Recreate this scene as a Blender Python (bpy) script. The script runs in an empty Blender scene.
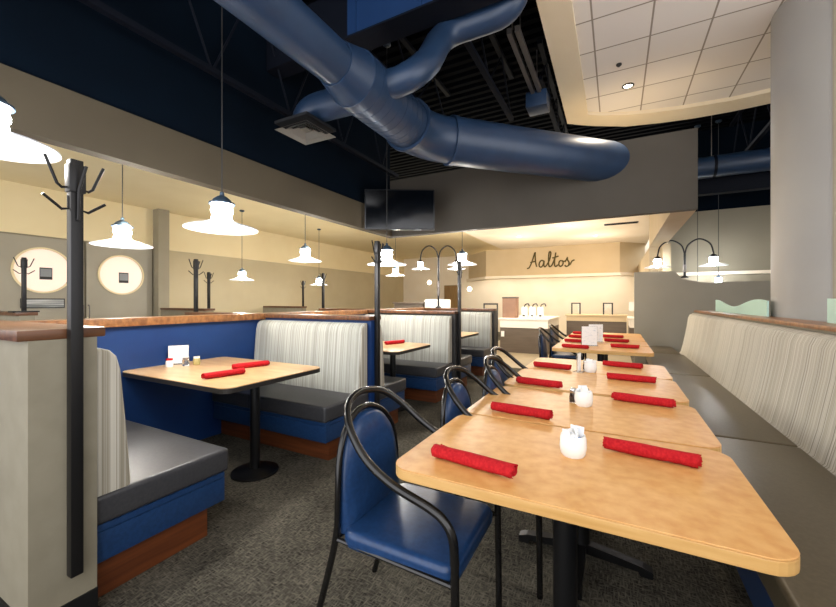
import bpy, bmesh, math, random
from mathutils import Vector, Matrix
random.seed(7)
PI = math.pi
sc = bpy.context.scene
COL = sc.collection

# ------------------------------------------------------------------ materials
def lin(h):
    h = h.lstrip('#')
    v = [int(h[i:i+2], 16)/255 for i in (0, 2, 4)]
    return tuple((c/12.92 if c <= .04045 else ((c+.055)/1.055)**2.4) for c in v) + (1,)

def mat(name, hexc, rough=.5, metal=0, spec=.5, emit=None, es=0, coat=0, trans=0, ior=1.45):
    m = bpy.data.materials.new(name); m.use_nodes = True
    b = m.node_tree.nodes['Principled BSDF']
    c = lin(hexc)
    b.inputs['Base Color'].default_value = c
    b.inputs['Roughness'].default_value = rough
    b.inputs['Metallic'].default_value = metal
    b.inputs['Specular IOR Level'].default_value = spec
    b.inputs['IOR'].default_value = ior
    b.inputs['Coat Weight'].default_value = coat
    b.inputs['Transmission Weight'].default_value = trans
    if emit:
        b.inputs['Emission Color'].default_value = lin(emit)
        b.inputs['Emission Strength'].default_value = es
    return m

def nodes(m):
    return m.node_tree.nodes, m.node_tree.links, m.node_tree.nodes['Principled BSDF']

def noise_mat(name, c1, c2, scale=(5, 5, 5), rough=.5, detail=4, lo=.35, hi=.65, bump=0, spec=.5, nscale=1.0, coat=0, dist=.002):
    """two colours mixed by a stretched noise in object space"""
    m = mat(name, c1, rough, spec=spec, coat=coat); N, L, b = nodes(m)
    tc = N.new('ShaderNodeTexCoord'); mp = N.new('ShaderNodeMapping'); mp.inputs['Scale'].default_value = scale
    nz = N.new('ShaderNodeTexNoise'); nz.inputs['Scale'].default_value = nscale; nz.inputs['Detail'].default_value = detail
    cr = N.new('ShaderNodeValToRGB'); e = cr.color_ramp.elements
    e[0].position = lo; e[0].color = lin(c1); e[1].position = hi; e[1].color = lin(c2)
    L.new(tc.outputs['Object'], mp.inputs['Vector']); L.new(mp.outputs[0], nz.inputs['Vector'])
    L.new(nz.outputs['Fac'], cr.inputs['Fac']); L.new(cr.outputs['Color'], b.inputs['Base Color'])
    if bump:
        bp = N.new('ShaderNodeBump'); bp.inputs['Strength'].default_value = bump; bp.inputs['Distance'].default_value = dist
        L.new(nz.outputs['Fac'], bp.inputs['Height']); L.new(bp.outputs[0], b.inputs['Normal'])
    return m

def stripe_mat(name, axis, cols, rough=.8, period=.05):
    """woven fabric with irregular vertical stripes: 1-D noise along one axis"""
    m = mat(name, cols[0], rough, spec=.25); N, L, b = nodes(m)
    tc = N.new('ShaderNodeTexCoord'); mp = N.new('ShaderNodeMapping')
    s = [0.0, 0.0, 0.0]; s[axis] = 1/period; mp.inputs['Scale'].default_value = s
    nz = N.new('ShaderNodeTexNoise'); nz.inputs['Scale'].default_value = 1.0; nz.inputs['Detail'].default_value = 2.5
    cr = N.new('ShaderNodeValToRGB'); cr.color_ramp.interpolation = 'LINEAR'
    e = cr.color_ramp.elements
    e[0].position = .32; e[0].color = lin(cols[0]); e[1].position = .68; e[1].color = lin(cols[-1])
    for p, c in ((.44, cols[1]), (.5, cols[2]), (.57, cols[1])):
        k = e.new(p); k.color = lin(c)
    L.new(tc.outputs['Object'], mp.inputs['Vector']); L.new(mp.outputs[0], nz.inputs['Vector'])
    L.new(nz.outputs['Fac'], cr.inputs['Fac']); L.new(cr.outputs['Color'], b.inputs['Base Color'])
    bp = N.new('ShaderNodeBump'); bp.inputs['Strength'].default_value = .35; bp.inputs['Distance'].default_value = .004
    L.new(nz.outputs['Fac'], bp.inputs['Height']); L.new(bp.outputs[0], b.inputs['Normal'])
    return m

def carpet_mat():
    m = mat('carpet', '#4a4741', .95, spec=.1); N, L, b = nodes(m)
    tc = N.new('ShaderNodeTexCoord')
    def nz(scale, det, rot=0):
        mp = N.new('ShaderNodeMapping'); mp.inputs['Scale'].default_value = scale; mp.inputs['Rotation'].default_value = (0, 0, rot)
        n = N.new('ShaderNodeTexNoise'); n.inputs['Scale'].default_value = 1; n.inputs['Detail'].default_value = det
        L.new(tc.outputs['Object'], mp.inputs['Vector']); L.new(mp.outputs[0], n.inputs['Vector']); return n
    a = nz((130, 24, 1), 3, .5); c = nz((30, 120, 1), 3, .5); d = nz((2.2, 2.2, 1), 3)
    mx = N.new('ShaderNodeMath'); mx.operation = 'MAXIMUM'; L.new(a.outputs['Fac'], mx.inputs[0]); L.new(c.outputs['Fac'], mx.inputs[1])
    ad = N.new('ShaderNodeMath'); ad.operation = 'MULTIPLY_ADD'; L.new(d.outputs['Fac'], ad.inputs[0]); ad.inputs[1].default_value = .45
    L.new(mx.outputs[0], ad.inputs[2])
    cr = N.new('ShaderNodeValToRGB'); e = cr.color_ramp.elements
    e[0].position = .62; e[0].color = lin('#26241f'); e[1].position = .98; e[1].color = lin('#6d685c')
    L.new(ad.outputs[0], cr.inputs['Fac']); L.new(cr.outputs[0], b.inputs['Base Color'])
    bp = N.new('ShaderNodeBump'); bp.inputs['Strength'].default_value = .5; bp.inputs['Distance'].default_value = .004
    L.new(mx.outputs[0], bp.inputs['Height']); L.new(bp.outputs[0], b.inputs['Normal'])
    return m

def tile_mat():
    """white acoustic tiles with grid lines: brick texture without offset"""
    m = mat('acoustic_tile', '#e6dccb', .9, spec=.1); N, L, b = nodes(m)
    tc = N.new('ShaderNodeTexCoord')
    br = N.new('ShaderNodeTexBrick'); br.offset = 0; br.squash = 1
    br.inputs['Scale'].default_value = 1; br.inputs['Brick Width'].default_value = .52; br.inputs['Row Height'].default_value = .52
    br.inputs['Mortar Size'].default_value = .009; br.inputs['Mortar Smooth'].default_value = .1
    br.inputs['Color1'].default_value = lin('#e6dfd6'); br.inputs['Color2'].default_value = lin('#dfd8cf'); br.inputs['Mortar'].default_value = lin('#9a9082')
    nz = N.new('ShaderNodeTexNoise'); nz.inputs['Scale'].default_value = 60
    bp = N.new('ShaderNodeBump'); bp.inputs['Strength'].default_value = .2; bp.inputs['Distance'].default_value = .003
    mp = N.new('ShaderNodeMapping'); mp.inputs['Location'].default_value = (.206, -4.57+.52*9, 0)
    L.new(tc.outputs['Object'], mp.inputs['Vector']); L.new(mp.outputs[0], br.inputs['Vector']); L.new(br.outputs['Color'], b.inputs['Base Color'])
    L.new(tc.outputs['Object'], nz.inputs['Vector']); L.new(nz.outputs['Fac'], bp.inputs['Height']); L.new(bp.outputs[0], b.inputs['Normal'])
    return m

M = {}
M['carpet'] = carpet_mat()
M['table'] = noise_mat('maple_laminate', '#cb9150', '#dcab6b', (14, 14, 14), .36, 6, .3, .7, nscale=1.6, spec=.5)
M['table_edge'] = noise_mat('maple_edge', '#bf9150', '#cfa466', (4, 4, 40), .4)
M['booth_table'] = noise_mat('booth_laminate', '#b98f5f', '#cfae82', (3, 12, 3), .3, 6, .3, .7, nscale=1.5)
M['edge_dark'] = mat('black_edge_band', '#26221f', .5)
M['black'] = mat('black_powder_coat', '#0d0d0e', .35)
M['black_tube'] = mat('black_gloss_tube', '#131211', .22, spec=.6)
M['post'] = mat('dark_steel', '#1b1a1a', .4, metal=.3)
M['vinyl'] = noise_mat('navy_vinyl', '#19345a', '#1f3d66', (60, 60, 60), .3, 3, bump=.08, dist=.001)
M['seatgrey'] = noise_mat('charcoal_vinyl', '#37373a', '#3f3f41', (70, 70, 70), .4, 3, bump=.1, dist=.001)
M['seatbrown'] = noise_mat('taupe_vinyl', '#544a37', '#5c523f', (70, 70, 70), .36, 3, bump=.1, dist=.001)
M['boothblue'] = noise_mat('booth_blue_paint', '#0b2e60', '#0f3468', (3, 3, 3), .45, 2)
M['kick'] = noise_mat('toe_kick_wood', '#542a12', '#6f3b1b', (2, 2, 30), .5)
M['cap'] = noise_mat('oak_cap', '#6f4729', '#97683e', (3, 28, 20), .35, 5)
M['capx'] = noise_mat('oak_cap_cross', '#4a2e1c', '#6e472b', (28, 3, 20), .35, 5)
M['divider'] = noise_mat('taupe_panel', '#857e6b', '#8d8673', (8, 8, 8), .6)
M['dividerlight'] = noise_mat('pale_grey_panel', '#bdbbb0', '#c4c2b8', (8, 8, 8), .6)
M['basebd'] = mat('black_baseboard', '#111111', .5)
M['stripex'] = stripe_mat('striped_fabric_x', 0, ['#68665d', '#bcbdb4', '#939289', '#706d64'], period=.024)
M['stripey'] = stripe_mat('striped_fabric_y', 1, ['#6f695b', '#c6c2b6', '#a39d8e', '#7a7466'], period=.026)
M['stripeend'] = stripe_mat('striped_fabric_end', 1, ['#50473a', '#cbc6b8', '#8f8775', '#5e5648'], period=.04)
M['bulk'] = noise_mat('bulkhead_paint', '#4c4333', '#504736', (2, 2, 2), .8, 2)
M['bulkb'] = noise_mat('bulkhead_back_paint', '#48433b', '#4c473f', (2, 2, 2), .8, 2)
M['cream'] = noise_mat('cream_paint', '#ead9ad', '#eedeb4', (1.5, 1.5, 1.5), .85, 2)
M['creamw'] = noise_mat('warm_cream_paint', '#efe2cb', '#f2e7d3', (1.5, 1.5, 1.5), .85, 2)
M['tan'] = noise_mat('tan_paint', '#c9b38d', '#cfba96', (1.5, 1.5, 1.5), .8, 2)
M['tan2'] = noise_mat('beige_paint', '#a8987a', '#ad9d80', (1.5, 1.5, 1.5), .85, 2)
M['greywall'] = noise_mat('grey_taupe_paint', '#938b77', '#98907c', (1.5, 1.5, 1.5), .8, 2)
M['partition'] = noise_mat('partition_paint', '#8b8577', '#908a7c', (1.5, 1.5, 1.5), .7, 2)
M['colpaint'] = noise_mat('column_paint', '#95928d', '#9a9791', (1.5, 1.5, 1.5), .55, 2)
M['navy'] = noise_mat('navy_paint', '#050e18', '#06111c', (2, 2, 2), .9, 2, spec=.08)
M['deck'] = mat('painted_deck', '#06080d', .9, spec=.08)
M['joist'] = mat('painted_joist', '#0a0f1a', .7, spec=.2)
M['duct'] = noise_mat('blue_duct_paint', '#1f324b', '#223752', (4, 4, 4), .38, 2, spec=.6)
M['ductdark'] = noise_mat('dark_duct_paint', '#17355f', '#1a3a66', (3, 3, 3), .5, 2)
M['grille'] = mat('grey_diffuser', '#6f6d66', .5)
M['grille_dark'] = mat('diffuser_slot', '#15171b', .7)
M['steel'] = mat('galvanised_strut', '#6f6a66', .4, metal=.6)
M['tile'] = tile_mat()
M['rim'] = noise_mat('cloud_rim', '#e3d3b4', '#e7d8bb', (2, 2, 2), .8, 2)
M['red'] = noise_mat('red_napkin', '#a2171f', '#bb2529', (120, 120, 120), .9, 3, bump=.3, dist=.001, spec=.15)
M['white'] = mat('white_ceramic', '#efeeea', .25)
M['paper'] = mat('white_paper', '#f2f1ee', .7)
M['packet'] = noise_mat('sugar_packets', '#f4f3ef', '#dfe4ea', (90, 90, 90), .7)
M['pepper'] = mat('ground_pepper', '#3a2d22', .8)
M['salt'] = mat('salt', '#f0efe9', .8)
M['glass'] = mat('clear_glass', '#ffffff', .03, trans=1)
M['acrylic'] = mat('clear_acrylic', '#f2f6f6', .08, trans=.9)
M['chrome'] = mat('chrome_lid', '#b9b9b7', .2, metal=1)
M['enamel'] = mat('white_enamel', '#c9cdd2', .35)
M['lampcap'] = mat('slate_blue_socket', '#3a4a5a', .4, metal=.3)
M['glow'] = mat('lit_glass', '#ffffff', .3, emit='#f4f8ff', es=40)
M['bulb'] = mat('lit_bulb', '#ffffff', .3, emit='#fff6e6', es=30)
M['tv'] = mat('black_screen', '#05070b', .12, spec=.6)
M['tvframe'] = mat('tv_bezel', '#101216', .35)
M['mint'] = noise_mat('mint_panel', '#a9cdbf', '#b1d3c6', (1, 1, 1), .35, 2)
M['sign'] = mat('bronze_letters', '#554a22', .45, metal=.4)
M['counter'] = mat('white_counter', '#e9e2d4', .35)
M['cabinet'] = noise_mat('brown_cabinet', '#5d5145', '#665a4d', (2, 2, 20), .5)
M['boxbrown'] = noise_mat('brown_carton', '#8a6a58', '#94745f', (4, 4, 4), .7)
M['ports'] = mat('lit_porthole', '#f3dfd0', .4, emit='#ffe3cd', es=.22)
M['dark'] = mat('dark_grey', '#2c2b2a', .5)
M['plate'] = noise_mat('engraved_plate', '#6f7475', '#c6c8c6', (30, 1, 60), .4, 3, .45, .55)
M['door'] = noise_mat('door_paint', '#a09a8a', '#a6a090', (2, 2, 2), .6)
M['wooddoor'] = noise_mat('brown_wood', '#8a6b3e', '#987848', (20, 20, 3), .5)
M['downlight'] = mat('lit_downlight', '#ffffff', .3, emit='#ffe9c8', es=12)
M['blueprint'] = mat('blue_print', '#4a74a8', .6)

# ------------------------------------------------------------------ mesh builder
class MB:
    def __init__(s): s.bm = bmesh.new(); s.smooth = False
    def box(s, x0, x1, y0, y1, z0, z1, bev=0, seg=2):
        r = bmesh.ops.create_cube(s.bm, size=1)
        vs = r['verts']
        for v in vs:
            v.co = Vector(((x0+x1)/2 + v.co.x*(x1-x0), (y0+y1)/2 + v.co.y*(y1-y0), (z0+z1)/2 + v.co.z*(z1-z0)))
        if bev:
            es = list({e for v in vs for e in v.link_edges})
            bmesh.ops.bevel(s.bm, geom=es, offset=bev, segments=seg, affect='EDGES', profile=.6)
            s.smooth = True
        return s
    def prism(s, pts, z0, z1, axis='z'):
        """polygon pts (2-D) extruded from z0 to z1 along axis"""
        def P(a, b, c):
            return {'z': (a, b, c), 'y': (a, c, b), 'x': (c, a, b)}[axis]
        lo = [s.bm.verts.new(P(a, b, z0)) for a, b in pts]; hi = [s.bm.verts.new(P(a, b, z1)) for a, b in pts]
        n = len(pts)
        fs = [s.bm.faces.new(lo[::-1]), s.bm.faces.new(hi)]
        for i in range(n): fs.append(s.bm.faces.new((lo[i], lo[(i+1) % n], hi[(i+1) % n], hi[i])))
        bmesh.ops.recalc_face_normals(s.bm, faces=fs)
        return fs
    def slab(s, x0, x1, y0, y1, z0, z1, rad, bev=.004, seg=6):
        pts = []
        for cx, cy, a0 in ((x1-rad, y1-rad, 0), (x0+rad, y1-rad, PI/2), (x0+rad, y0+rad, PI), (x1-rad, y0+rad, 1.5*PI)):
            for k in range(seg+1):
                a = a0 + k/seg*PI/2; pts.append((cx+rad*math.cos(a), cy+rad*math.sin(a)))
        fs = s.prism(pts, z0, z1)
        if bev:
            es = [e for f in fs[:2] for e in f.edges]
            bmesh.ops.bevel(s.bm, geom=es, offset=bev, segments=2, affect='EDGES', profile=.5)
        return s
    def lathe(s, prof, o=(0, 0, 0), n=24, ry=None):
        rings = []
        for r, z in prof:
            if r < 1e-5: rings.append([s.bm.verts.new((o[0], o[1], o[2]+z))])
            else: rings.append([s.bm.verts.new((o[0]+r*math.cos(2*PI*k/n), o[1]+r*math.sin(2*PI*k/n), o[2]+z)) for k in range(n)])
        fs = []
        for A, B in zip(rings, rings[1:]):
            for k in range(n):
                a, b = A[k % len(A)], A[(k+1) % len(A)]; c, d = B[(k+1) % len(B)], B[k % len(B)]
                q = []
                for v in (a, b, c, d):
                    if v not in q: q.append(v)
                if len(q) > 2: fs.append(s.bm.faces.new(q))
        bmesh.ops.recalc_face_normals(s.bm, faces=fs)
        s.smooth = True
        return s
    def cyl(s, p0, p1, r, n=16, r2=None):
        return s.tube([p0, p1], r, n, r2=r2)
    def tube(s, pts, r, n=10, closed=False, r2=None, cap=True):
        pts = [Vector(p) for p in pts]; m = len(pts)
        rings = []; up = None
        for i, p in enumerate(pts):
            if closed: t = (pts[(i+1) % m]-pts[i-1])
            else: t = pts[min(i+1, m-1)]-pts[max(i-1, 0)]
            t.normalize()
            if up is None:
                up = Vector((0, 0, 1)) if abs(t.z) < .9 else Vector((1, 0, 0))
            u = (up - t*up.dot(t)); u.normalize(); w = t.cross(u); up = u
            rr = r if r2 is None else r + (r2-r)*i/(m-1)
            if isinstance(r, (list, tuple)): rr = r[i]
            rings.append([s.bm.verts.new(p + u*(rr*math.cos(2*PI*k/n)) + w*(rr*math.sin(2*PI*k/n))) for k in range(n)])
        fs = []
        rng = range(m) if closed else range(m-1)
        for i in rng:
            A, B = rings[i], rings[(i+1) % m]
            for k in range(n): fs.append(s.bm.faces.new((A[k], A[(k+1) % n], B[(k+1) % n], B[k])))
        if not closed and cap:
            fs.append(s.bm.faces.new(rings[0][::-1])); fs.append(s.bm.faces.new(rings[-1]))
        bmesh.ops.recalc_face_normals(s.bm, faces=fs)
        s.smooth = True
        return s
    def sphere(s, c, r, n=16, sz=1):
        prof = [(r*math.sin(PI*k/10), -r*sz*math.cos(PI*k/10)) for k in range(11)]
        prof[0] = (0, prof[0][1]); prof[-1] = (0, prof[-1][1])
        return s.lathe(prof, c, n)
    def build(s, name, m, parent=None, loc=None, smooth=None, angle=40):
        me = bpy.data.meshes.new(name); s.bm.to_mesh(me); s.bm.free()
        sm = s.smooth if smooth is None else smooth
        if sm:
            me.polygons.foreach_set('use_smooth', [True]*len(me.polygons))
            try: me.set_sharp_from_angle(angle=math.radians(angle))
            except Exception: pass
        o = bpy.data.objects.new(name, me); COL.objects.link(o)
        if isinstance(m, (list, tuple)):
            for k in m: me.materials.append(k)
        else: me.materials.append(m)
        if parent: o.parent = parent
        if loc: o.location = loc
        return o

def smooth_path(pts, k=6):
    pts = [Vector(p) for p in pts]; out = []
    for i in range(len(pts)-1):
        p0 = pts[max(i-1, 0)]; p1 = pts[i]; p2 = pts[i+1]; p3 = pts[min(i+2, len(pts)-1)]
        for j in range(k):
            t = j/k
            out.append(.5*((2*p1)+(p2-p0)*t+(2*p0-5*p1+4*p2-p3)*t*t+(3*p1-p0-3*p2+p3)*t**3))
    out.append(pts[-1]); return out

def tag(o, label, cat, group=None):
    o['label'] = label; o['category'] = cat
    if group: o['group'] = group
    return o
def thing(name, label, cat, loc=(0, 0, 0), rz=0, group=None):
    o = bpy.data.objects.new(name, None); COL.objects.link(o)
    o.empty_display_size = .1; o.location = loc; o.rotation_euler = (0, 0, rz)
    return tag(o, label, cat, group)
def struct(o):
    o['kind'] = 'structure'; return o
def bx(name, m, x0, x1, y0, y1, z0, z1, parent=None, bev=0):
    return MB().box(x0, x1, y0, y1, z0, z1, bev).build(name, m, parent)
def dup(o, label, loc, rz=None, group=None):
    r = o.copy(); COL.objects.link(r); r.location = loc
    if rz is not None: r.rotation_euler = (0, 0, rz)
    r['label'] = label
    if group: r['group'] = group
    for ch in list(o.children):
        if ch.type == 'LIGHT': continue
        c = ch.copy(); COL.objects.link(c); c.parent = r
        for g in ch.children:
            d = g.copy(); COL.objects.link(d); d.parent = c
    return r

# ------------------------------------------------------------------ setting
XL, XR, YB, ZD, ZC = -9.0, 4.6, 15.6, 4.6, 3.1
Y0 = -1.6
struct(bx('floor', M['carpet'], XL-.2, XR+.2, Y0, YB+.2, -.1, 0))
struct(bx('floor_servery', noise_mat('pale_floor_tile', '#8a7c64', '#94866d', (3, 3, 3), .5), -3.4, .3, 7.33, 15.5, 0, .004))
w = struct(bx('wall_left', M['greywall'], XL-.2, XL, Y0, 4.7, 0, 2.45))
struct(bx('wall_left_rear', noise_mat('lamplit_wall_paint', '#bfb190', '#c5b897', (1.5, 1.5, 1.5), .8, 2), XL-.2, XL, 4.7, YB, 0, 2.45))  # same left wall; the lamps' light is put into this paler colour
struct(bx('wall_left_upper', M['cream'], XL-.2, XL+.03, Y0, YB, 2.45, 3.35))
struct(bx('wall_back', M['creamw'], XL-.2, XR+.2, YB, YB+.2, 0, 4.6))
struct(bx('wall_right', M['greywall'], XR, XR+.2, 4.2, YB, 0, 4.6))
# grey wall beyond the partition, navy above it
struct(bx('wall_far_right', M['greywall'], .93, XR, 9.0, 9.15, 0, 3.04))
struct(bx('wall_far_right_upper', M['navy'], .93, XR, 9.02, 9.15, 3.04, ZD+.3))
struct(bx('trim_1', M['creamw'], .93, XR, 8.94, 9.0, 1.80, 1.86))
struct(bx('wall_side_return', M['tan2'], .60, .93, 9.0, YB, 0, 2.4))
# exposed roof deck with corrugation
mb = MB(); prof = []; y = Y0
while y < 9.1:
    prof += [(y, ZD), (y+.07, ZD), (y+.09, ZD+.05), (y+.15, ZD+.05)]; y += .17
prof2 = prof + [(prof[-1][0], ZD+.12), (prof[0][0], ZD+.12)]
mb.prism(prof2, XL-.2, XR+.2, axis='x')
struct(mb.build('ceiling', M['deck']))
# bulkheads that frame the room and the low ceiling behind them
struct(bx('wall_bulkhead_left', M['bulk'], -3.52, -3.4, Y0, 5.5, 2.40, 2.785))
struct(bx('wall_bulkhead_left_upper', M['navy'], -3.52, -3.44, Y0, 5.5, 2.785, ZD))
struct(bx('wall_bulkhead_back', M['bulkb'], -3.52, .86, 5.5, 5.62, 2.40, 3.36))
struct(bx('ceiling_left', M['cream'], XL-.2, -3.52, Y0, YB, 3.3, 3.4))
struct(bx('ceiling_back', M['creamw'], -3.52, .855, 5.62, YB, ZC, ZC+.1))
struct(bx('trim_2', M['tan2'], .60, .86, 5.62, 9.0, 2.40, ZC))
struct(bx('wall_back_zone_right', M['tan2'], .80, .93, 8.6, 9.0, 0, 2.4))
# pilaster on the left wall
struct(bx('trim_3', M['greywall'], XL, XL+.25, 4.58, 4.80, 0, 3.3))

# fascia with a cove over the servery
f = MB(); f.prism([(-5.2, 14.2), (-4.1, 13.0), (.1, 13.0), (.8, 13.7), (.8, 14.0), (0, 13.3), (-4.0, 13.3), (-5.0, 14.4)], 2.17, ZC)
struct(f.build('wall_servery_fascia', M['tan']))
f = MB(); f.prism([(-5.3, 14.2), (-4.12, 12.94), (.12, 12.94), (.85, 13.66), (.8, 14.0), (0, 13.3), (-4.0, 13.3), (-5.0, 14.4)], 2.08, 2.17)
struct(f.build('trim_4', M['creamw']))
# left doors with round windows
for k, yc in enumerate((1.72, 2.62)):
    pass

# acoustic cloud
outer = [(-.60, -1.2), (-.655, 6.13)]
arc = [(-.46, 6.29), (-.27, 6.42), (.137, 6.65), (.59, 6.76), (1.0, 6.82), (1.45, 6.83), (1.9, 6.79), (2.6, 6.5), (3.2, 6.2), (3.7, 5.7), (3.9, 5.0), (3.9, -1.2)]
cl = thing('ceiling_cloud', 'curved cream ceiling cloud of square acoustic tiles hanging above the tables', 'ceiling panel', (0, 0, 4.0))
rimp = outer + arc
inner = [(-.34, -1.2), (-.362, 5.97), (-.2, 6.08), (-.05, 6.15), (.128, 6.24), (.45, 6.33), (.8, 6.40), (1.37, 6.45), (1.75, 6.42), (2.5, 6.25), (3.0, 5.98), (3.45, 5.55), (3.62, 4.95), (3.62, -1.2)]
mb = MB(); bm = mb.bm
n = len(rimp)
vo = [bm.verts.new((a, b, 0)) for a, b in rimp]; vi = [bm.verts.new((a, b, 0)) for a, b in inner]
vou = [bm.verts.new((a, b, .22)) for a, b in rimp]; viu = [bm.verts.new((a, b, .05)) for a, b in inner]
fs = []
for i in range(n-1):
    fs += [bm.faces.new((vo[i], vo[i+1], vi[i+1], vi[i])), bm.faces.new((vo[i], vo[i+1], vou[i+1], vou[i])), bm.faces.new((vi[i], vi[i+1], viu[i+1], viu[i]))]
bmesh.ops.recalc_face_normals(bm, faces=fs)
mb.build('rim', M['rim'], cl)
mb = MB(); mb.prism(inner, .05, .2); mb.build('tile_field', M['tile'], cl)

# ------------------------------------------------------------------ camera
cam = bpy.data.cameras.new('camera'); co = bpy.data.objects.new('camera', cam); COL.objects.link(co)
cam.sensor_fit = 'HORIZONTAL'; cam.sensor_width = 36; cam.lens = 376/836*36
cam.shift_y = -2.5/836
cam.clip_start = .05
co.location = (0, 0, 1.30); co.rotation_euler = (PI/2, 0, math.atan(198/376))
sc.camera = co

# ------------------------------------------------------------------ roof steel and ducts
def joist(x, zlo, y0, y1, label):
    t = thing('roof_joist', label, 'joist', (x, y0, zlo), group=None)
    top = ZD-zlo-.01
    for z, nm in ((0, 'bottom_chord'), (top-.03, 'top_chord')):
        MB().box(-.03, .03, 0, y1-y0, z-.02, z+.03).build(nm, M['joist'], t)
    n = int((y1-y0)/.45); st = (y1-y0)/n
    mb = MB()
    for k in range(n):
        a, b = k*st, (k+1)*st
        z0, z1 = (0, top-.03) if k % 2 == 0 else (top-.03, 0)
        mb.cyl((0, a, z0), (0, b, z1), .012, 6)
    mb.build('web', M['joist'], t)
    return t
joist(-3.3, 3.42, Y0, 5.5, 'navy open web joist running just above the left beige bulkhead')
joist(-1.35, 3.95, 3.3, 5.5, 'dark open web joist above the long blue duct')
joist(-2.35, 3.95, 3.3, 5.5, 'dark open web joist behind the square ceiling diffuser')
joist(-.85, 4.1, 4.9, 8.9, 'dark open web joist beside the ceiling cloud')
joist(1.9, 3.75, 6.8, 8.9, 'open web joist seen in the gap beside the column')
t = bx('unlit_duct_part', M['joist'], -1.12, 0, -.1, .1, 0, .5); t.location = (-2.302, 3.0, 3.85)  # unlit left part of the rectangular duct; its shade is in the dark colour
tag(t, 'left part of the rectangular duct, shade painted in as dark colour, passing behind the large blue duct to the left wall', 'beam')
t = thing('rectangular_duct', 'large rectangular blue duct crossing near the ceiling top edge', 'duct', (0, 0, 0))
MB().box(-2.3, -.66, 2.90, 3.11, 3.84, 4.4).build('duct_body', M['ductdark'], t)
MB().box(-2.3, -.66, 2.88, 3.13, 3.83, 3.85).build('flange', M['joist'], t)
for q in (-2.2, -1.5): MB().box(q-.01, q+.01, 2.885, 3.125, 3.832, 4.41).build('seam_collar', M['ductdark'], t)

def arcpts(c, p_from, p_to, k=8):
    """quadratic bend through corner c"""
    a, b, c = Vector(p_from), Vector(p_to), Vector(c)
    return [((1-t)**2)*a + 2*t*(1-t)*c + t*t*b for t in [i/k for i in range(k+1)]]
AX, AZ = -1.936, 3.15
d = thing('air_duct', 'big round blue duct bending into the back bulkhead', 'duct', (0, 0, 0))
MB().cyl((AX, -1.5, AZ), (AX, 2.42, AZ), .165, 32).build('straight_section', M['duct'], d)
MB().tube([(AX, 2.28, AZ), (AX, 2.38, AZ), (AX, 2.5, AZ)], [.175, .20, .235], 32).build('reducer', M['duct'], d)
mb = MB(); mb.cyl((AX, 2.5, AZ), (AX, 3.45, AZ), .24, 32)
for k in range(9): mb.tube([(AX, 2.62+k*.1, AZ), (AX, 2.635+k*.1, AZ)], .243, 32)
mb.build('tee_section', M['duct'], d)
e0 = (AX, 3.45, AZ); ec = (AX, 3.78, AZ); e1 = (AX+.25, 4.03, AZ)
MB().tube(arcpts(ec, e0, e1), .25, 32).build('elbow', M['duct'], d)
mb = MB(); mb.cyl(e1, (AX+2.3, 6.08, AZ), .265, 32)
g_ = mb.bm.verts[:]+mb.bm.edges[:]+mb.bm.faces[:]
bmesh.ops.bisect_plane(mb.bm, geom=g_, plane_co=(0, 5.499, 0), plane_no=(0, 1, 0), clear_outer=True)
mb.build('wall_section', M['duct'], d)
for p, q in (((AX, 3.42, AZ), (AX, 3.47, AZ)), ((AX+.23, 4.01, AZ), (AX+.275, 4.055, AZ))):
    MB().cyl(p, q, .275, 32).build('collar', M['duct'], d)
# left branch to the diffuser
MB().tube([(AX-.1, 2.72, AZ-.03)] + arcpts((-2.62, 2.68, AZ-.03), (-2.42, 2.70, AZ-.03), (-2.62, 2.68, 2.985)), .13, 24).build('diffuser_branch', M['duct'], d)
# right branch up to the high run
pth = [(AX+.1, 2.76, AZ+.02)] + arcpts((-1.48, 2.80, AZ+.06), (-1.66, 2.78, AZ+.03), (-1.46, 2.98, 3.42)) + arcpts((-1.44, 3.26, 3.84), (-1.45, 3.12, 3.63), (-1.2, 3.30, 3.85)) + arcpts((-.76, 3.30, 3.85), (-.98, 3.30, 3.85), (-.76, 3.30, 4.1)) + [(-.76, 3.30, 4.59)]
MB().tube(pth, .12, 24).build('upper_branch', M['duct'], d)
df = thing('ceiling_diffuser', 'square grey four-way air diffuser under the duct branch', 'air vent', (-2.62, 2.68, 2.90))
mb = MB()
for a, b, z in ((.2, .15, 0), (.135, .105, .012), (.085, .055, .024)):
    for sx in (0, 1, 2, 3):
        q = Matrix.Rotation(sx*PI/2, 3, 'Z')
        vs = [mb.bm.verts.new(q @ Vector(p)) for p in ((-a, -a, z), (a, -a, z), (b, -b, z+.03), (-b, -b, z+.03))]
        mb.bm.faces.new(vs)
mb.box(-.04, .04, -.04, .04, .03, .04)
mb.build('louvres', M['grille'], df)
MB().box(-.2, .2, -.2, .2, .055, .08).build('backing', M['grille_dark'], df)
# duct seen in the gap beyond the column
t = thing('spiral_duct', 'blue round duct seen between bulkhead and column', 'duct', (.9, 7.6, 3.47))
MB().cyl((0, 0, 0), (3.69, 0, 0), .17, 24).build('duct_body', M['duct'], t)
for q in (.5, 1.7, 2.9):
    MB().cyl((q, .175, 0), (q, .175, ZD-3.47), .006, 6).build('hanger', M['steel'], t)
    MB().cyl((q-.02, 0, 0), (q+.02, 0, 0), .178, 24).build('strap', M['joist'], t)
t = bx('roof_beam', M['joist'], .9, 4.6, 7.85, 8.0, 3.1, 3.35); tag(t, 'dark beam under the blue duct in the gap by the column', 'beam')
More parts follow.
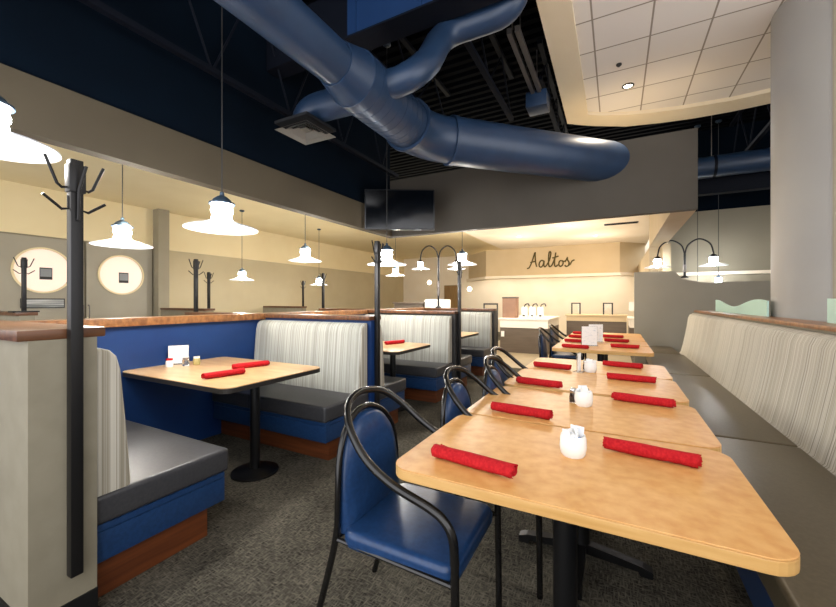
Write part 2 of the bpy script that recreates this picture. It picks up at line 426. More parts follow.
# strut with box
s_ = thing('hanging_projector', 'small blue box hung from twin grey struts beside the ceiling cloud', 'projector', (-.92, 0, 3.95))
for dx in (-.05, .03):
    MB().box(dx, dx+.045, 3.75, 5.02, .02, .08).build('strut', M['steel'], s_)
MB().box(-.12, .14, 4.98, 5.25, -.14, .06, .01).build('housing', M['duct'], s_)
for dx, yy in ((-.03, 3.9), (.05, 3.9), (0, 5.1)):
    MB().cyl((dx, yy, .05), (dx, yy, ZD-3.95), .008, 6).build('hanger', M['steel'], s_)

# ------------------------------------------------------------------ column
c = thing('round_column', 'thick round pale column rising behind the banquette', 'column', (1.86, 4.80, 0))
MB().lathe([(0, 0), (.52, 0), (.52, ZD), (0, ZD)], n=64).build('shaft', M['colpaint'], c)
MB().box(-.527, -.517, -.012, .012, 0, ZD).build('seam', M['greywall'], c)
c.rotation_euler = (0, 0, math.radians(60))

# ------------------------------------------------------------------ booth dividers
CZ0, CZ1 = 1.12, 1.16
def divider(x0, x1, y0, y1, label, face, CZ0=CZ0, CZ1=CZ1):
    t = thing('booth_divider', label, 'divider', (x1, (y0+y1)/2, 0)); w = x0-x1; h = (y1-y0)/2
    MB().box(w, 0, -h, h, 0, CZ0).build('panel', face, t)
    MB().box(w+.04, 0, -h-.03, h+.03, CZ0, CZ1, .004).build('cap', M['capx'], t)
    MB().box(-.008, .008, -h, h, 0, .1).build('baseboard', M['basebd'], t)
    return t
d1 = divider(-3.435, -1.93, .56, .77, 'taupe booth divider in the left foreground with oak cap', M['divider'], 1.15, 1.19)
divider(-3.435, -2.0, 2.87, 3.01, 'blue ended booth divider behind the nearest booth table', M['boothblue'])
divider(-3.435, -1.95, 4.80, 4.94, 'dark ended booth divider behind the second booth table', M['dark'])
divider(-3.435, -1.97, 6.75, 6.89, 'farthest booth divider, beside the servery', M['dark'])
MB().box(-1.45, .008, -.113, -.10, 0, .1).build('baseboard', M['basebd'], d1)
t = thing('booth_back_wall', 'long low blue wall with oak cap along the left booths', 'low wall', (-3.50, 0, 0))
MB().box(-.06, .06, -1.5, 7.0, 0, 1.10).build('panel', M['boothblue'], t)
MB().box(-.10, .10, -1.5, 7.0, 1.10, 1.165, .004).build('cap', M['cap'], t)
# rows beyond
def far_divider(x0, x1, yc, label):
    return divider(x0, x1, yc-.07, yc+.07, label, M['divider'])
far_divider(-4.9, -3.61, 2.95, 'oak capped divider of the second booth row, left of the blue wall end')
far_divider(-5.1, -3.61, 5.6, 'oak capped divider of the second booth row, nearer the servery')
for y_, x_, l_ in ((1.85, -6.4, 'low capped divider in front of the left round window'), (4.4, -6.7, 'low capped divider under the middle pair of coat posts'), (7.4, -7.3, 'low capped divider farthest back in the third booth row')):
    divider(x_-1.5, x_, y_-.07, y_+.07, l_, M['divider'])

# benches
def stripe_back(name, parent, x0, x1, yb, sgn, zt, m):
    """tapered upholstered back, rounded at the top, against plane y=yb, leaning to sgn"""
    pr = [(0, .44), (.135, .44), (.14, .48), (.125, .7), (.10, zt-.10), (.085, zt-.04), (.06, zt-.012), (.03, zt), (0, zt)]
    mb = MB(); fs = mb.prism([(yb+sgn*a, z) for a, z in pr], x0, x1, axis='x')
    es = [e for f in fs[:2] for e in f.edges]
    bmesh.ops.bevel(mb.bm, geom=es, offset=.018, segments=3, affect='EDGES', profile=.5)
    mb.smooth = True
    o = mb.build(name, [m, M['stripeend']], parent)
    for p in o.data.polygons:
        if abs(p.normal.x) > .7: p.material_index = 1
    return o
def bench(x0, x1, yback, yfront, label):
    s = 1 if yfront > yback else -1
    t = thing('booth_bench', label, 'bench', (x1, yback, 0)); W = x0-x1; D = yfront-yback
    lo, hi = sorted((0, D)); 
    MB().box(W, 0, lo, hi, .335, .462, .022, 3).build('seat_cushion', M['seatgrey'], t)
    a, b = sorted((0, D-s*.02))
    MB().box(W, -.012, a, b, .30, .333, .008).build('base_lip', M['vinyl'], t)
    MB().box(W, -.012, a, b, .17, .30, .006).build('base', M['vinyl'], t)
    a, b = sorted((0, D-s*.10))
    MB().box(W, -.05, a, b, 0, .17).build('toe_kick', M['kick'], t)
    stripe_back('backrest', t, W+.0, -.01, 0, s, 1.095, M['stripex'])
    return t
bench(-3.435, -1.955, .775, 1.40, 'grey seated booth bench in the left foreground, striped back')
bench(-3.435, -2.02, 2.865, 2.27, 'booth bench with grey seat facing us behind the nearest booth table')
bench(-3.435, -2.02, 3.015, 3.57, 'booth bench with its back to us, behind the blue divider end')
bench(-3.435, -1.98, 4.795, 4.25, 'striped booth bench behind the second booth table')
bench(-3.435, -1.98, 4.945, 5.57, 'booth bench with its back to us at the last booth')
bench(-3.435, -2.0, 6.745, 6.2, 'striped booth bench at the farthest booth, near the servery')

# booth tables
def booth_table(x0, x1, y0, y1, label):
    cx, cy = (x0+x1)/2, (y0+y1)/2
    t = thing('booth_table', label, 'table', (cx, cy, 0)); a, b = (x1-x0)/2, (y1-y0)/2
    MB().slab(-a, a, -b, b, .745, .752, .07, .002).build('laminate_top', M['booth_table'], t)
    MB().slab(-a, a, -b, b, .715, .745, .07, 0).build('edge_band', M['edge_dark'], t)
    MB().cyl((.36, 0, .03), (.36, 0, .715), .036, 20).build('column', M['black'], t)
    MB().lathe([(0, 0), (.17, 0), (.17, .012), (.06, .035), (0, .035)], (.36, 0, 0)).build('base_plate', M['black'], t)
    MB().box(.1, .5, -.2, .2, .70, .715).build('top_plate', M['black'], t)
    MB().box(-a, -a+.05, -.3, .3, .66, .715).build('wall_bracket', M['black'], t)
    return t
bt1 = booth_table(-3.435, -2.15, 1.51, 2.40, 'wooden booth table in the nearest booth with two red napkins')
booth_table(-3.435, -2.08, 3.46, 4.34, 'wooden booth table in the second booth with one red napkin')
booth_table(-3.435, -2.1, 5.42, 6.30, 'wooden booth table in the farthest booth, small and pale')

# coat posts
def coat_post(name, height, label, loc, mounted=True):
    t = thing(name, label, 'coat rack', loc)
    mb = MB()
    MB().box(0, .04, -.02, .02, 0, height, .003).build('pole', M['post'], t)
    MB().box(-.001, .046, -.026, .026, height-.13, height-.02, .003).build('collar', M['post'], t)
    for zc, rise, reach in ((height-.11, .105, .072), (height-.195, .04, .078)):
        for sy in (1, -1):
            p0 = Vector((.02, sy*.02, zc)); v = Vector((.05, sy, 0)).normalized()
            pts = [p0 + Vector((0, 0, .05)), p0, p0 + v*.022 + Vector((0, 0, -.006)), p0 + v*.036 + Vector((0, 0, .006)), p0 + v*reach + Vector((0, 0, rise))]
            MB().tube(pts, .0055, 8).build('hook', M['post'], t)
    MB().tube([(.046, 0, height-.24), (.05, 0, height-.23), (.055, 0, height-.12), (.085, .012, height-.03)], .0055, 8).build('hook', M['post'], t)
    return t
coat_post('coat_post', 1.65, 'tall black coat post fixed to the near divider end', (-1.929, .69, .21))
coat_post('coat_post', 1.66, 'black coat post on the blue divider end behind the nearest booth', (-1.999, 2.94, .20))
coat_post('coat_post', 1.66, 'black coat post on the divider end right of the twin lamp', (-1.949, 4.90, .20))
for (x, y, l_) in ((-4.82, 2.96, 'thin coat post beyond the blue wall, taller of the left pair'), (-6.76, 4.40, 'thin coat post beyond the blue wall, shorter of the left pair'),
                (-7.36, 7.40, 'thin far coat post, left of the pair under the far lamps'), (-5.05, 5.60, 'thin coat post, right of the pair under the far lamps')):
    coat_post('coat_post', .68, l_, (x, y, CZ1))
cp = coat_post('coat_post', .68, 'short coat post on a flanged foot before the left round window', (-6.52, 1.85, CZ1))
MB().box(-.06, .1, -.12, .12, 0, .018).build('foot_flange', M['post'], cp)

# ------------------------------------------------------------------ pendant lamps
LIGHTS = []
def light(kind, name, loc, energy, color, size=.05, parent=None, rot=None, **kw):
    l = bpy.data.lights.new(name, kind); l.energy = energy; l.color = color
    if kind in ('POINT', 'SPOT'): l.shadow_soft_size = size
    if kind == 'AREA': l.size = size
    for k, v in kw.items(): setattr(l, k, v)
    o = bpy.data.objects.new(name, l); COL.objects.link(o); o.location = loc
    if rot: o.rotation_euler = rot
    if parent: o.parent = parent
    return o
COOL = (1, .95, .88)
def lamp_head(t, z=0, off=(0, 0), cap=M['lampcap'], s=1.0, sub=None, prefix=''):
    o = (off[0], off[1], z); P = sub or t
    MB().lathe([(0, .275*s), (.014*s, .27*s), (.016*s, .245*s), (.035*s, .235*s), (.06*s, .215*s), (.07*s, .195*s), (.088*s, .19*s), (.088*s, .178*s), (0, .178*s)], o).build('socket_cap', cap, P)
    MB().lathe([(0, .177*s), (.066*s, .177*s), (.072*s, .165*s), (.066*s, .15*s), (.074*s, .14*s), (.074*s, .12*s), (.066*s, .105*s), (.072*s, .06*s), (0, .06*s)], o).build('glass_jar', M['glow'], P)
    MB().lathe([(.062*s, .064*s), (.09*s, .052*s), (.16*s, .028*s), (.23*s, .009*s), (.25*s, 0), (.25*s, -.006*s), (.228*s, .002*s), (.158*s, .020*s), (.09*s, .043*s), (.062*s, .056*s), (.062*s, .064*s)], o, 40).build('shade', M['enamel'], P)
    MB().sphere((o[0], o[1], o[2]+.022*s), .036*s).build('bulb', M['bulb'], P)
def pendant(x, y, z, ztop, label, e=24, s=1.0):
    t = thing('pendant_lamp', label, 'pendant lamp', (x, y, z), group=None)
    lamp_head(t, s=s)
    MB().cyl((0, 0, .27*s), (0, 0, ztop-z), .0045, 6).build('cord', M['dark'], t)
    MB().lathe([(0, 0), (.05, 0), (.05, -.02), (.03, -.035), (0, -.035)], (0, 0, ztop-z)).build('canopy', M['lampcap'], t)
    light('POINT', 'pendant_bulb', (x, y, z-.02), e, COOL, .05)
    if ztop < 4: light('POINT', 'pendant_jar_glow', (x+.1, y, z+.17), e*1.15, (1, .88, .68), .05)
    return t
pendant(-2.6, .62, 2.04, ZD, 'white pendant lamp cropped by the left picture edge', 16)
pendant(-2.6, 1.80, 1.84, ZD, 'large white pendant lamp above the nearest booth table')
pendant(-2.6, 4.08, 1.77, ZD, 'white pendant lamp beside the coat post under the television')
pendant(-2.35, 6.1, 1.93, 2.4 if False else ZC, 'white pendant lamp right beside the twin lamp by the servery', 10)
pendant(-4.3, 1.92, 1.85, 3.3, 'white pendant lamp above the right round window', 14)
pendant(-4.3, 4.38, 1.93, 3.3, 'white pendant lamp above the striped bench back', 14)
pendant(-4.3, 7.1, 1.86, 3.3, 'white pendant lamp behind the television-side coat post, farther back', 16, .85)
pendant(-7.3, 5.53, 1.765, 3.3, 'small far pendant lamp beside the large booth lamp', 14)
pendant(-7.3, 7.96, 1.745, 3.3, 'small far pendant lamp over the far coat post pair', 14)
pendant(1.66, 8.65, 1.61, ZD, 'pendant lamp right of the far twin lamp by the column', 2.5, .65)
pendant(1.36, 8.72, 1.55, ZD, 'pendant lamp mostly hidden behind the curved grey partition', 1, .5)

def twin_lamp(x, y, z, h, span, label, s, rz=0, e=8):
    t = thing('twin_arm_lamp', label, 'lamp', (x, y, z), rz)
    MB().cyl((0, 0, 0), (0, 0, h), .02, 16).build('pole', M['post'], t)
    MB().lathe([(0, 0), (.06, 0), (.06, .015), (.03, .04), (0, .04)]).build('foot', M['post'], t)
    MB().cyl((0, 0, h*.25), (0, 0, h*.55), .028, 16).build('sleeve', M['steel'], t)
    for sx in (-1, 1):
        pts = smooth_path([(0, 0, h-.02), (sx*span*.12, 0, h+.16), (sx*span*.5, 0, h+.26), (sx*span*.88, 0, h+.17), (sx*span, 0, h+.0)])
        a = MB().tube(pts, .013, 10).build('arm', M['post'], t)
        lamp_head(t, h-.27*s, (sx*span, 0), M['post'], s, sub=a)
        q = Matrix.Rotation(rz, 3, 'Z') @ Vector((sx*span, 0, h-.29*s))
        light('POINT', 'twin_lamp_bulb', (x+q.x, y+q.y, z+q.z), e, COOL, .05)
    return t
twin_lamp(-3.13, 6.82, CZ1, .98, .36, 'black twin arm lamp post on the divider by the servery', .75, math.radians(28))
twin_lamp(1.11, 8.345, 1.72, .44, .42, 'black twin arm lamp on the curved grey partition by the column', .85, 0, 1.2)

# ------------------------------------------------------------------ banquette
b = thing('banquette', 'long banquette with striped back along the right wall', 'banquette', (.92, 0, 0))
for y0, y1 in ((-1.4, .62), (.63, 2.93), (2.94, 5.2), (5.21, 7.15)):
    MB().box(-.49, .02, y0, y1, .35, .462, .02, 3).build('seat_cushion', M['seatbrown'], b)
MB().box(-.45, .02, -1.4, 7.15, .12, .35).build('base', M['vinyl'], b)
MB().box(-.40, .02, -1.4, 7.15, 0, .12).build('toe_kick', M['dark'], b)
pr = [(.0, .45), (.02, .47), (.05, .6), (.10, .88), (.12, 1.03), (.14, 1.08), (.18, 1.10), (.24, 1.10), (.24, .45)]
mb = MB(); fs = mb.prism(pr, -1.4, 7.5, axis='y')
bmesh.ops.bevel(mb.bm, geom=[e for f in fs[:2] for e in f.edges], offset=.02, segments=3, affect='EDGES'); mb.smooth = True
mb.build('backrest', M['stripey'], b)
MB().box(.24, .34, -1.4, 7.5, 0, 1.12).build('back_wall', M['divider'], b)
MB().box(.20, .42, -1.4, 7.5, 1.12, 1.15, .004).build('cap', M['cap'], b)
bx_ = bx('banquette_end_seat', M['seatbrown'], .45, .91, 7.17, 8.28, .35, .462, None, .02)
tag(bx_, 'brown corner seat at the far end of the banquette', 'bench')
# bring the seat's base down to the floor
MB().box(.5, .93, 7.17, 8.28, 0, .35).build('base', M['dark'], bx_)

# curved partition
pp = [(.31, 0), (3.2, 0), (3.2, 1.62)]
for k in range(24):
    x = 3.2 - (3.2-.95)*k/23
    if x > 1.05: z = 1.62 + .10*(1-min(1, (x-1.05)/.45)) + .02*math.sin((x-1.5)*3)
    else: z = 1.72 + .13*(1.05-x)/.10
    pp.append((x, z))
pp.append((.31, 1.85))
mb = MB(); mb.prism(pp, 8.29, 8.4, axis='y')
tag(mb.build('partition', M['partition']), 'grey partition with curved top behind the farthest tables', 'partition')
# mint panels with a scalloped top
def mint(y0, y1, label):
    pts = [(y0, 1.151), (y1, 1.151)]
    n = 30
    for k in range(n+1):
        y = y1 + (y0-y1)*k/n; u = (y1-y)/(y1-y0)
        pts.append((y, 1.275 + .042*math.cos(u*2*PI*1.15) ))
    mb = MB(); mb.prism(pts, 1.28, 1.295, axis='x')
    tag(mb.build('screen_panel', M['mint']), label, 'screen')
mint(4.75, 6.85, 'mint green wavy screen panel left of the round column')
mint(1.0, 3.585, 'mint green screen panel right of the round column')

# ------------------------------------------------------------------ dining tables
TX0, TX1 = -.672, .358
def dining_table(y0, y1, label):
    cx, cy = (TX0+TX1)/2, (y0+y1)/2; a, b_ = (TX1-TX0)/2, (y1-y0)/2
    t = thing('dining_table', label, 'table', (cx, cy, 0))
    MB().slab(-a, a, -b_, b_, .746, .751, .07, .002).build('laminate_top', M['table'], t)
    MB().slab(-a, a, -b_, b_, .713, .746, .07, .003).build('edge_band', M['table_edge'], t)
    MB().cyl((0, 0, .06), (0, 0, .70), .040, 20).build('column', M['black'], t)
    MB().box(-.2, .2, -.2, .2, .70, .713).build('top_plate', M['black'], t)
    for k in range(4):
        an = k*PI/2
        f = MB(); pr = [(0, .085), (.27, .045), (.31, .03), (.31, .0), (.26, .0), (.25, .02), (0, .035)]
        f.prism(pr, -.025, .025, axis='y')
        for v in f.bm.verts: v.co = Matrix.Rotation(an, 3, 'Z') @ v.co
        f.build('foot', M['black'], t)
    return t
TY = [(1.062, 1.735), (1.752, 2.412), (2.47, 3.13), (3.147, 3.80), (4.62, 5.28), (5.30, 5.95), (5.97, 6.62), (6.64, 7.28)]
TL = ['nearest wooden dining table in the right foreground row', 'second wooden dining table from the front, with salt and pepper shakers', 'third wooden dining table from the front in the row',
      'fourth wooden dining table, last before the gap in the row', 'first wooden dining table beyond the gap, with white menus', 'second wooden dining table beyond the gap', 'third wooden dining table beyond the gap', 'farthest wooden dining table at the end of the row']
for (y0, y1), l_ in zip(TY, TL): dining_table(y0, y1, l_)

# ------------------------------------------------------------------ chairs
def make_chair(label, loc, rz):
    t = thing('armchair', label, 'chair', loc, rz, 'black tubular armchairs at the tables')
    for s in (1, -1):
        p = smooth_path([(.235, s*.232, 0), (.232, s*.232, .25), (.228, s*.232, .50)], 4)
        MB().tube(p, .0135, 12).build('leg', M['black_tube'], t)
        p = smooth_path([(-.37, s*.215, 0), (-.31, s*.212, .2), (-.262, s*.208, .38), (-.247, s*.205, .47)], 5)
        MB().tube(p, .0125, 12).build('leg', M['black_tube'], t)
    half = [(.228, .232, .50), (.222, .232, .575), (.195, .232, .622), (.14, .232, .652), (.0, .231, .695), (-.11, .222, .755), (-.20, .19, .835), (-.262, .12, .90), (-.285, 0, .922)]
    full = half + [(x, -y, z) for x, y, z in half[-2::-1]]
    MB().tube(smooth_path(full, 6), .0145, 12).build('arm_rail', M['black_tube'], t)
    half = [(-.247, .205, .46), (-.243, .205, .60), (-.25, .188, .72), (-.262, .14, .80), (-.272, .07, .845), (-.276, 0, .858)]
    full = half + [(x, -y, z) for x, y, z in half[-2::-1]]
    MB().tube(smooth_path(full, 5), .012, 12).build('back_frame', M['black_tube'], t)
    # upholstered back: outline in y-z, domed thickness
    out = []
    pts = [(.19, .44), (.192, .55), (.185, .65), (.165, .73), (.125, .79), (.07, .83), (0, .843)]
    out = pts + [(-y, z) for y, z in pts[-2::-1]]
    ol = smooth_path([(y, z, 0) for y, z in out], 4)
    mb = MB(); bm = mb.bm
    cz = .64
    def ring(k, x):
        return [bm.verts.new((x - .23 - (v.y-.44)*.08, v.x*k, cz+(v.y-cz)*k)) for v in ol]
    R = [ring(.90, -.022), ring(1, -.012), ring(1, .008), ring(.95, .022), ring(.75, .034), ring(.4, .04)]
    n = len(ol); fs = []
    for A, B in zip(R, R[1:]):
        for i in range(n): fs.append(bm.faces.new((A[i], A[(i+1) % n], B[(i+1) % n], B[i])))
    fs.append(bm.faces.new(R[0][::-1])); fs.append(bm.faces.new(R[-1]))
    bmesh.ops.recalc_face_normals(bm, faces=fs); mb.smooth = True
    mb.build('backrest', M['vinyl'], t)
    mb = MB(); mb.slab(-.228, .224, -.218, .218, .405, .472, .05, 0)
    bmesh.ops.bevel(mb.bm, geom=[e for e in mb.bm.edges if abs(e.verts[0].co.z-e.verts[1].co.z) < 1e-5], offset=.024, segments=4, affect='EDGES', profile=.5)
    mb.smooth = True; mb.build('seat', M['vinyl'], t)
    mb = MB()
    mb.cyl((-.252, -.205, .425), (-.252, .205, .425), .009, 8); mb.cyl((.21, -.228, .425), (.21, .228, .425), .009, 8)
    for s in (1, -1): mb.cyl((-.25, s*.205, .425), (.225, s*.222, .425), .009, 8)
    mb.build('seat_frame', M['black_tube'], t)
    return t
ch = make_chair('black tubular armchair with blue seat in the foreground', (-.66, 1.29, 0), 0)
for x, y, l_ in ((-.53, 1.94, 'black tubular armchair second from the front of the row'), (-.47, 2.437, 'black tubular armchair third from the front, tucked in closest'),
               (-.57, 2.934, 'black tubular armchair fourth from the front, last before the gap'),
               (-.66, 5.45, 'nearer black armchair at the far tables'), (-.66, 6.35, 'farther black armchair at the far tables')):
    dup(ch, l_, (x, y, 0), 0)

# ------------------------------------------------------------------ napkins
def napkin_mesh(seed, L=.285):
    rnd = random.Random(seed)
    mb = MB(); bm = mb.bm; nu, nv = 18, 64; rows = []
    turns = 3.1
    for i in range(nu+1):
        u = i/nu; row = []
        cut = turns - .42*(u if seed % 2 else 1-u)
        for j in range(nv+1):
            v = j/nv; a = v*cut*2*PI
            r = .007 + .0055*a/(2*PI) + .0006*math.sin(a*2+u*9+seed)
            lay = a/(2*PI)
            x = (u-.5)*L + (u-.5)*.012*math.sin(lay*3.1+seed) + (rnd.uniform(-.0025, .0025) if i in (0, nu) else 0)
            row.append(bm.verts.new((x, r*math.cos(a)*1.12, r*math.sin(a)*.92)))
        rows.append(row)
    fs = []
    for A, B in zip(rows, rows[1:]):
        for j in range(nv): fs.append(bm.faces.new((A[j], A[j+1], B[j+1], B[j])))
    zmin = min(v.co.z for v in bm.verts)
    for v in bm.verts: v.co.z -= zmin
    for v in bm.verts:
        if v.co.z < .002: v.co.z = .0
    mb.smooth = True
    o = mb.build('napkin_roll', M['red']); o.modifiers.new('thick', 'SOLIDIFY').thickness = .0012
    return o
protos = [napkin_mesh(s) for s in (1, 2, 3)]; used = [False]*3
TT = .7525
def napkin(x0, y0, x1, y1, label, k, group):
    o = protos[k]
    if used[k]: o = o.copy(); COL.objects.link(o)
    used[k] = True
    o.scale = (1, 1.13, 1.13); o.location = ((x0+x1)/2, (y0+y1)/2, TT); o.rotation_euler = (0, 0, math.atan2(y1-y0, x1-x0))
    tag(o, label, 'napkin', group)
G = 'red napkin rolls on the dining tables'
for i, (a, l_) in enumerate((((-.56, 1.20, -.28, 1.165), 'red napkin roll by the foreground chair on the nearest table'), ((-.55, 1.845, -.265, 1.82), 'left red napkin roll on the second dining table'),
        ((-.585, 2.54, -.30, 2.50), 'left red napkin roll on the third dining table'), ((-.60, 3.24, -.32, 3.19), 'left red napkin roll on the fourth dining table'),
        ((-.036, 1.56, .24, 1.52), 'right red napkin roll on the nearest dining table'), ((-.01, 2.355, .26, 2.315), 'right red napkin roll on the second dining table'),
        ((-.04, 2.97, .22, 2.945), 'right red napkin roll on the third dining table'), ((-.09, 3.56, .18, 3.52), 'right red napkin roll on the fourth dining table'),
        ((-.56, 4.74, -.28, 4.70), 'left red napkin roll on the first table beyond the gap'), ((-.60, 5.40, -.33, 5.36), 'left red napkin roll on the second table beyond the gap'),
        ((-.62, 6.06, -.35, 6.03), 'left red napkin roll on the third table beyond the gap'), ((-.62, 6.75, -.36, 6.72), 'left red napkin roll on the farthest dining table'),
        ((-.04, 5.02, .22, 4.99), 'right red napkin roll on the first table beyond the gap'), ((-.12, 5.69, .13, 5.66), 'right red napkin roll on the second table beyond the gap'),
        ((-.16, 6.33, .07, 6.30), 'right red napkin roll on the third table beyond the gap'))):
    napkin(*a, l_, i % 3, G)
G = 'red napkin rolls on the booth tables'
napkin(-2.545, 1.62, -2.485, 1.90, 'nearer red napkin roll on the nearest booth table', 1, G)
napkin(-2.71, 1.97, -2.62, 2.24, 'farther red napkin roll on the nearest booth table', 2, G)
napkin(-2.55, 3.98, -2.45, 4.24, 'red napkin roll on the second booth table', 0, G)
napkin(-2.6, 5.9, -2.5, 6.15, 'red napkin roll on the farthest booth table', 1, G)

# ------------------------------------------------------------------ tabletop items
def sugar_bowl(label, loc):
    t = thing('sugar_caddy', label, 'sugar bowl', loc, group='white sugar packet bowls on the tables')
    MB().lathe([(0, 0), (.030, 0), (.036, .008), (.0395, .03), (.038, .055), (.035, .065), (.032, .065), (.034, .05), (.033, .02), (0, .012)], n=28).build('bowl', M['white'], t)
    rnd = random.Random(5)
    for k in range(9):
        an = k*2*PI/9; r = .018 if k else 0
        q = Matrix.Translation((r*math.cos(an), r*math.sin(an), .015)) @ Matrix.Rotation(an+rnd.uniform(-.5, .5), 4, 'Z') @ Matrix.Rotation(rnd.uniform(-.25, .25), 4, 'Y')
        mb = MB(); mb.box(-.0025, .0025, -.014, .014, 0, .062+rnd.uniform(-.006, .012), .001)
        bmesh.ops.transform(mb.bm, matrix=q, verts=mb.bm.verts)
        mb.build('packet', M['packet'] if k % 4 else M['paper'], t)
    mb = MB(); mb.box(-.0035, .0035, -.011, .011, .053, .060); bmesh.ops.transform(mb.bm, matrix=Matrix.Rotation(-1.0, 4, 'Z') @ Matrix.Translation((.027, 0, .005)), verts=mb.bm.verts)
    mb.build('blue_packet', M['blueprint'], t)
    return t
sg = sugar_bowl('white sugar packet bowl on the nearest dining table', (-.135, 1.44, .7515))
sg.scale = (1.15, 1.15, 1.15)
dup(sg, 'white sugar packet bowl beside the shakers on the second table', (-.15, 2.15, .7515), .8)
dup(sg, 'white sugar packet bowl on the fourth dining table', (-.175, 3.19, .7515), 1.6)
def shaker(label, loc, fill):
    t = thing('shaker', label, 'shaker', loc)
    MB().lathe([(0, .004), (.014, .004), (.016, .03), (.013, .048), (0, .048)], n=14).build('contents', fill, t)
    MB().lathe([(0, 0), (.018, 0), (.0195, .004), (.0195, .035), (.016, .055), (.0155, .058), (0, .058)], n=18).build('jar', M['glass'], t)
    MB().lathe([(.0165, .056), (.0175, .058), (.0175, .07), (.013, .078), (0, .081)], n=18).build('lid', M['chrome'], t)
    return t
shaker('glass pepper shaker behind the sugar bowl on the second table', (-.205, 2.19, .7515), M['pepper'])
shaker('glass salt shaker behind the sugar bowl on the second table', (-.145, 2.225, .7515), M['salt'])
shaker('glass pepper shaker behind the sugar bowl on the fourth table', (-.215, 3.255, .7515), M['pepper'])
shaker('glass salt shaker behind the sugar bowl on the fourth table', (-.165, 3.27, .7515), M['salt'])
def menu_stand(label, loc, rz, w=.11, h=.16, m=None):
    t = thing('menu_stand', label, 'menu stand', loc, rz)
    MB().box(-w/2, w/2, -.035, .035, 0, .004).build('base', M['acrylic'], t)
    MB().box(-w/2, w/2, -.004, .004, .004, h).build('sleeve', M['acrylic'], t)
    MB().box(-w/2+.004, w/2-.004, -.006, -.0045, .008, h-.004).build('card', m or M['paper'], t)
    return t
def printed(name, ink, w, h, nrow):
    m = noise_mat(name, '#f3f2ef', ink, (1.2/w*2, 1, nrow/h*2), .7, 1, .55, .75); return m
M['card'] = printed('printed_card', '#d3d7dc', .1, .15, 5)
menu_stand('clear acrylic menu stand on the fourth table, behind its left napkin', (-.255, 3.15, .7515), math.radians(75), .07, .15)
menu_stand('white menu card standing on the first table beyond the gap', (-.29, 5.06, .7515), math.radians(25), .19, .24, M['card'])
menu_stand('white menu card standing behind the nearer one beyond the gap', (-.24, 5.55, .7515), math.radians(25), .19, .24, M['card'])
menu_stand('white menu card leaning near the blue wall on the booth table', (-3.36, 1.92, .7525), math.radians(55), .155, .165, M['card'])
def condiment(label, loc, body, lid):
    t = thing('condiment_jar', label, 'condiment', loc)
    MB().lathe([(0, 0), (.026, 0), (.028, .005), (.028, .045), (.023, .055), (0, .055)], n=18).build('jar', body, t)
    MB().lathe([(.024, .055), (.025, .056), (.025, .07), (0, .072)], n=18).build('lid', lid, t)
    return t
condiment('white sugar jar left of the booth menu card', (-3.28, 1.80, .7525), M['white'], M['red'])
condiment('small glass jar in front of the booth menu card', (-3.22, 1.90, .7525), M['glass'], M['chrome'])
condiment('small ochre jar right of the booth menu card', (-3.20, 1.98, .7525), mat('ochre_paste', '#a99a62', .4), M['white'])

# ------------------------------------------------------------------ television
tv = thing('television', 'black flat television hung in the corner of the bulkheads', 'television', (-2.85, 4.83, 2.66), math.radians(30))
MB().box(-.52, .52, -.02, .03, -.30, .30, .006).build('bezel', M['tvframe'], tv)
MB().box(-.50, .50, -.023, -.019, -.275, .28).build('screen', M['tv'], tv)
MB().box(-.2, .2, .03, .06, -.15, .15).build('mount_plate', M['black'], tv)
MB().cyl((0, .05, 0), (-.12, .70, .05), .025, 12).build('mount_arm', M['black'], tv)

# ------------------------------------------------------------------ doors with round windows on the left wall, sign
def pxw(y0, y1): return y0, y1
for k, (yc, zc) in enumerate(((2.79, 1.84), (3.98, 1.83))):
    t = thing('door_%d' % (k+1), ['left swing door with a lit round window', 'right swing door with a lit round window'][k], 'door', (XL, yc, 0)); t['kind'] = 'structure'
    MB().box(0, .05, -.575, .575, 0, 2.42).build('leaf', M['door'], t)
    n = 40; R = .375
    def ringmesh(r0, r1, x0, x1):
        mb = MB()
        for i in range(n):
            a, b2 = 2*PI*i/n, 2*PI*(i+1)/n
            P = lambda r, an, x: mb.bm.verts.new((x, r*math.cos(an), zc+r*math.sin(an)))
            mb.bm.faces.new((P(r0, a, x1), P(r1, a, x1), P(r1, b2, x1), P(r0, b2, x1)))
            mb.bm.faces.new((P(r1, a, x0), P(r1, b2, x0), P(r1, b2, x1), P(r1, a, x1)))
        return mb
    ringmesh(R, R+.03, .05, .075).build('window_ring', M['cream'], t)
    mb = MB(); mb.tube([(.051, 0, zc), (.056, 0, zc)], R, n); mb.build('round_window', M['ports'], t)
    MB().box(.057, .06, -.05, .12, zc-.16, zc+.05).build('notice', M['dark'], t)
    MB().box(.0605, .062, -.04, .11, zc-.11, zc+.03).build('notice_print', mat('notice_grey%d' % k, '#8b8f92', .6), t)
    mb = MB(); mb.tube(smooth_path([(.05, .55*(1 if k == 0 else -1), .95), (.1, .55*(1 if k == 0 else -1), .97), (.1, .55*(1 if k == 0 else -1), 1.2), (.05, .55*(1 if k == 0 else -1), 1.22)]), .01, 8); mb.build('handle', M['steel'], t)
t = thing('wall_plaque', 'small framed plaque under the left round window', 'sign', (XL+.055, 2.78, 1.26))
MB().box(0, .012, -.28, .30, -.085, .085).build('frame', M['dark'], t)
MB().box(.012, .015, -.265, .285, -.07, .07).build('plate', M['plate'], t)

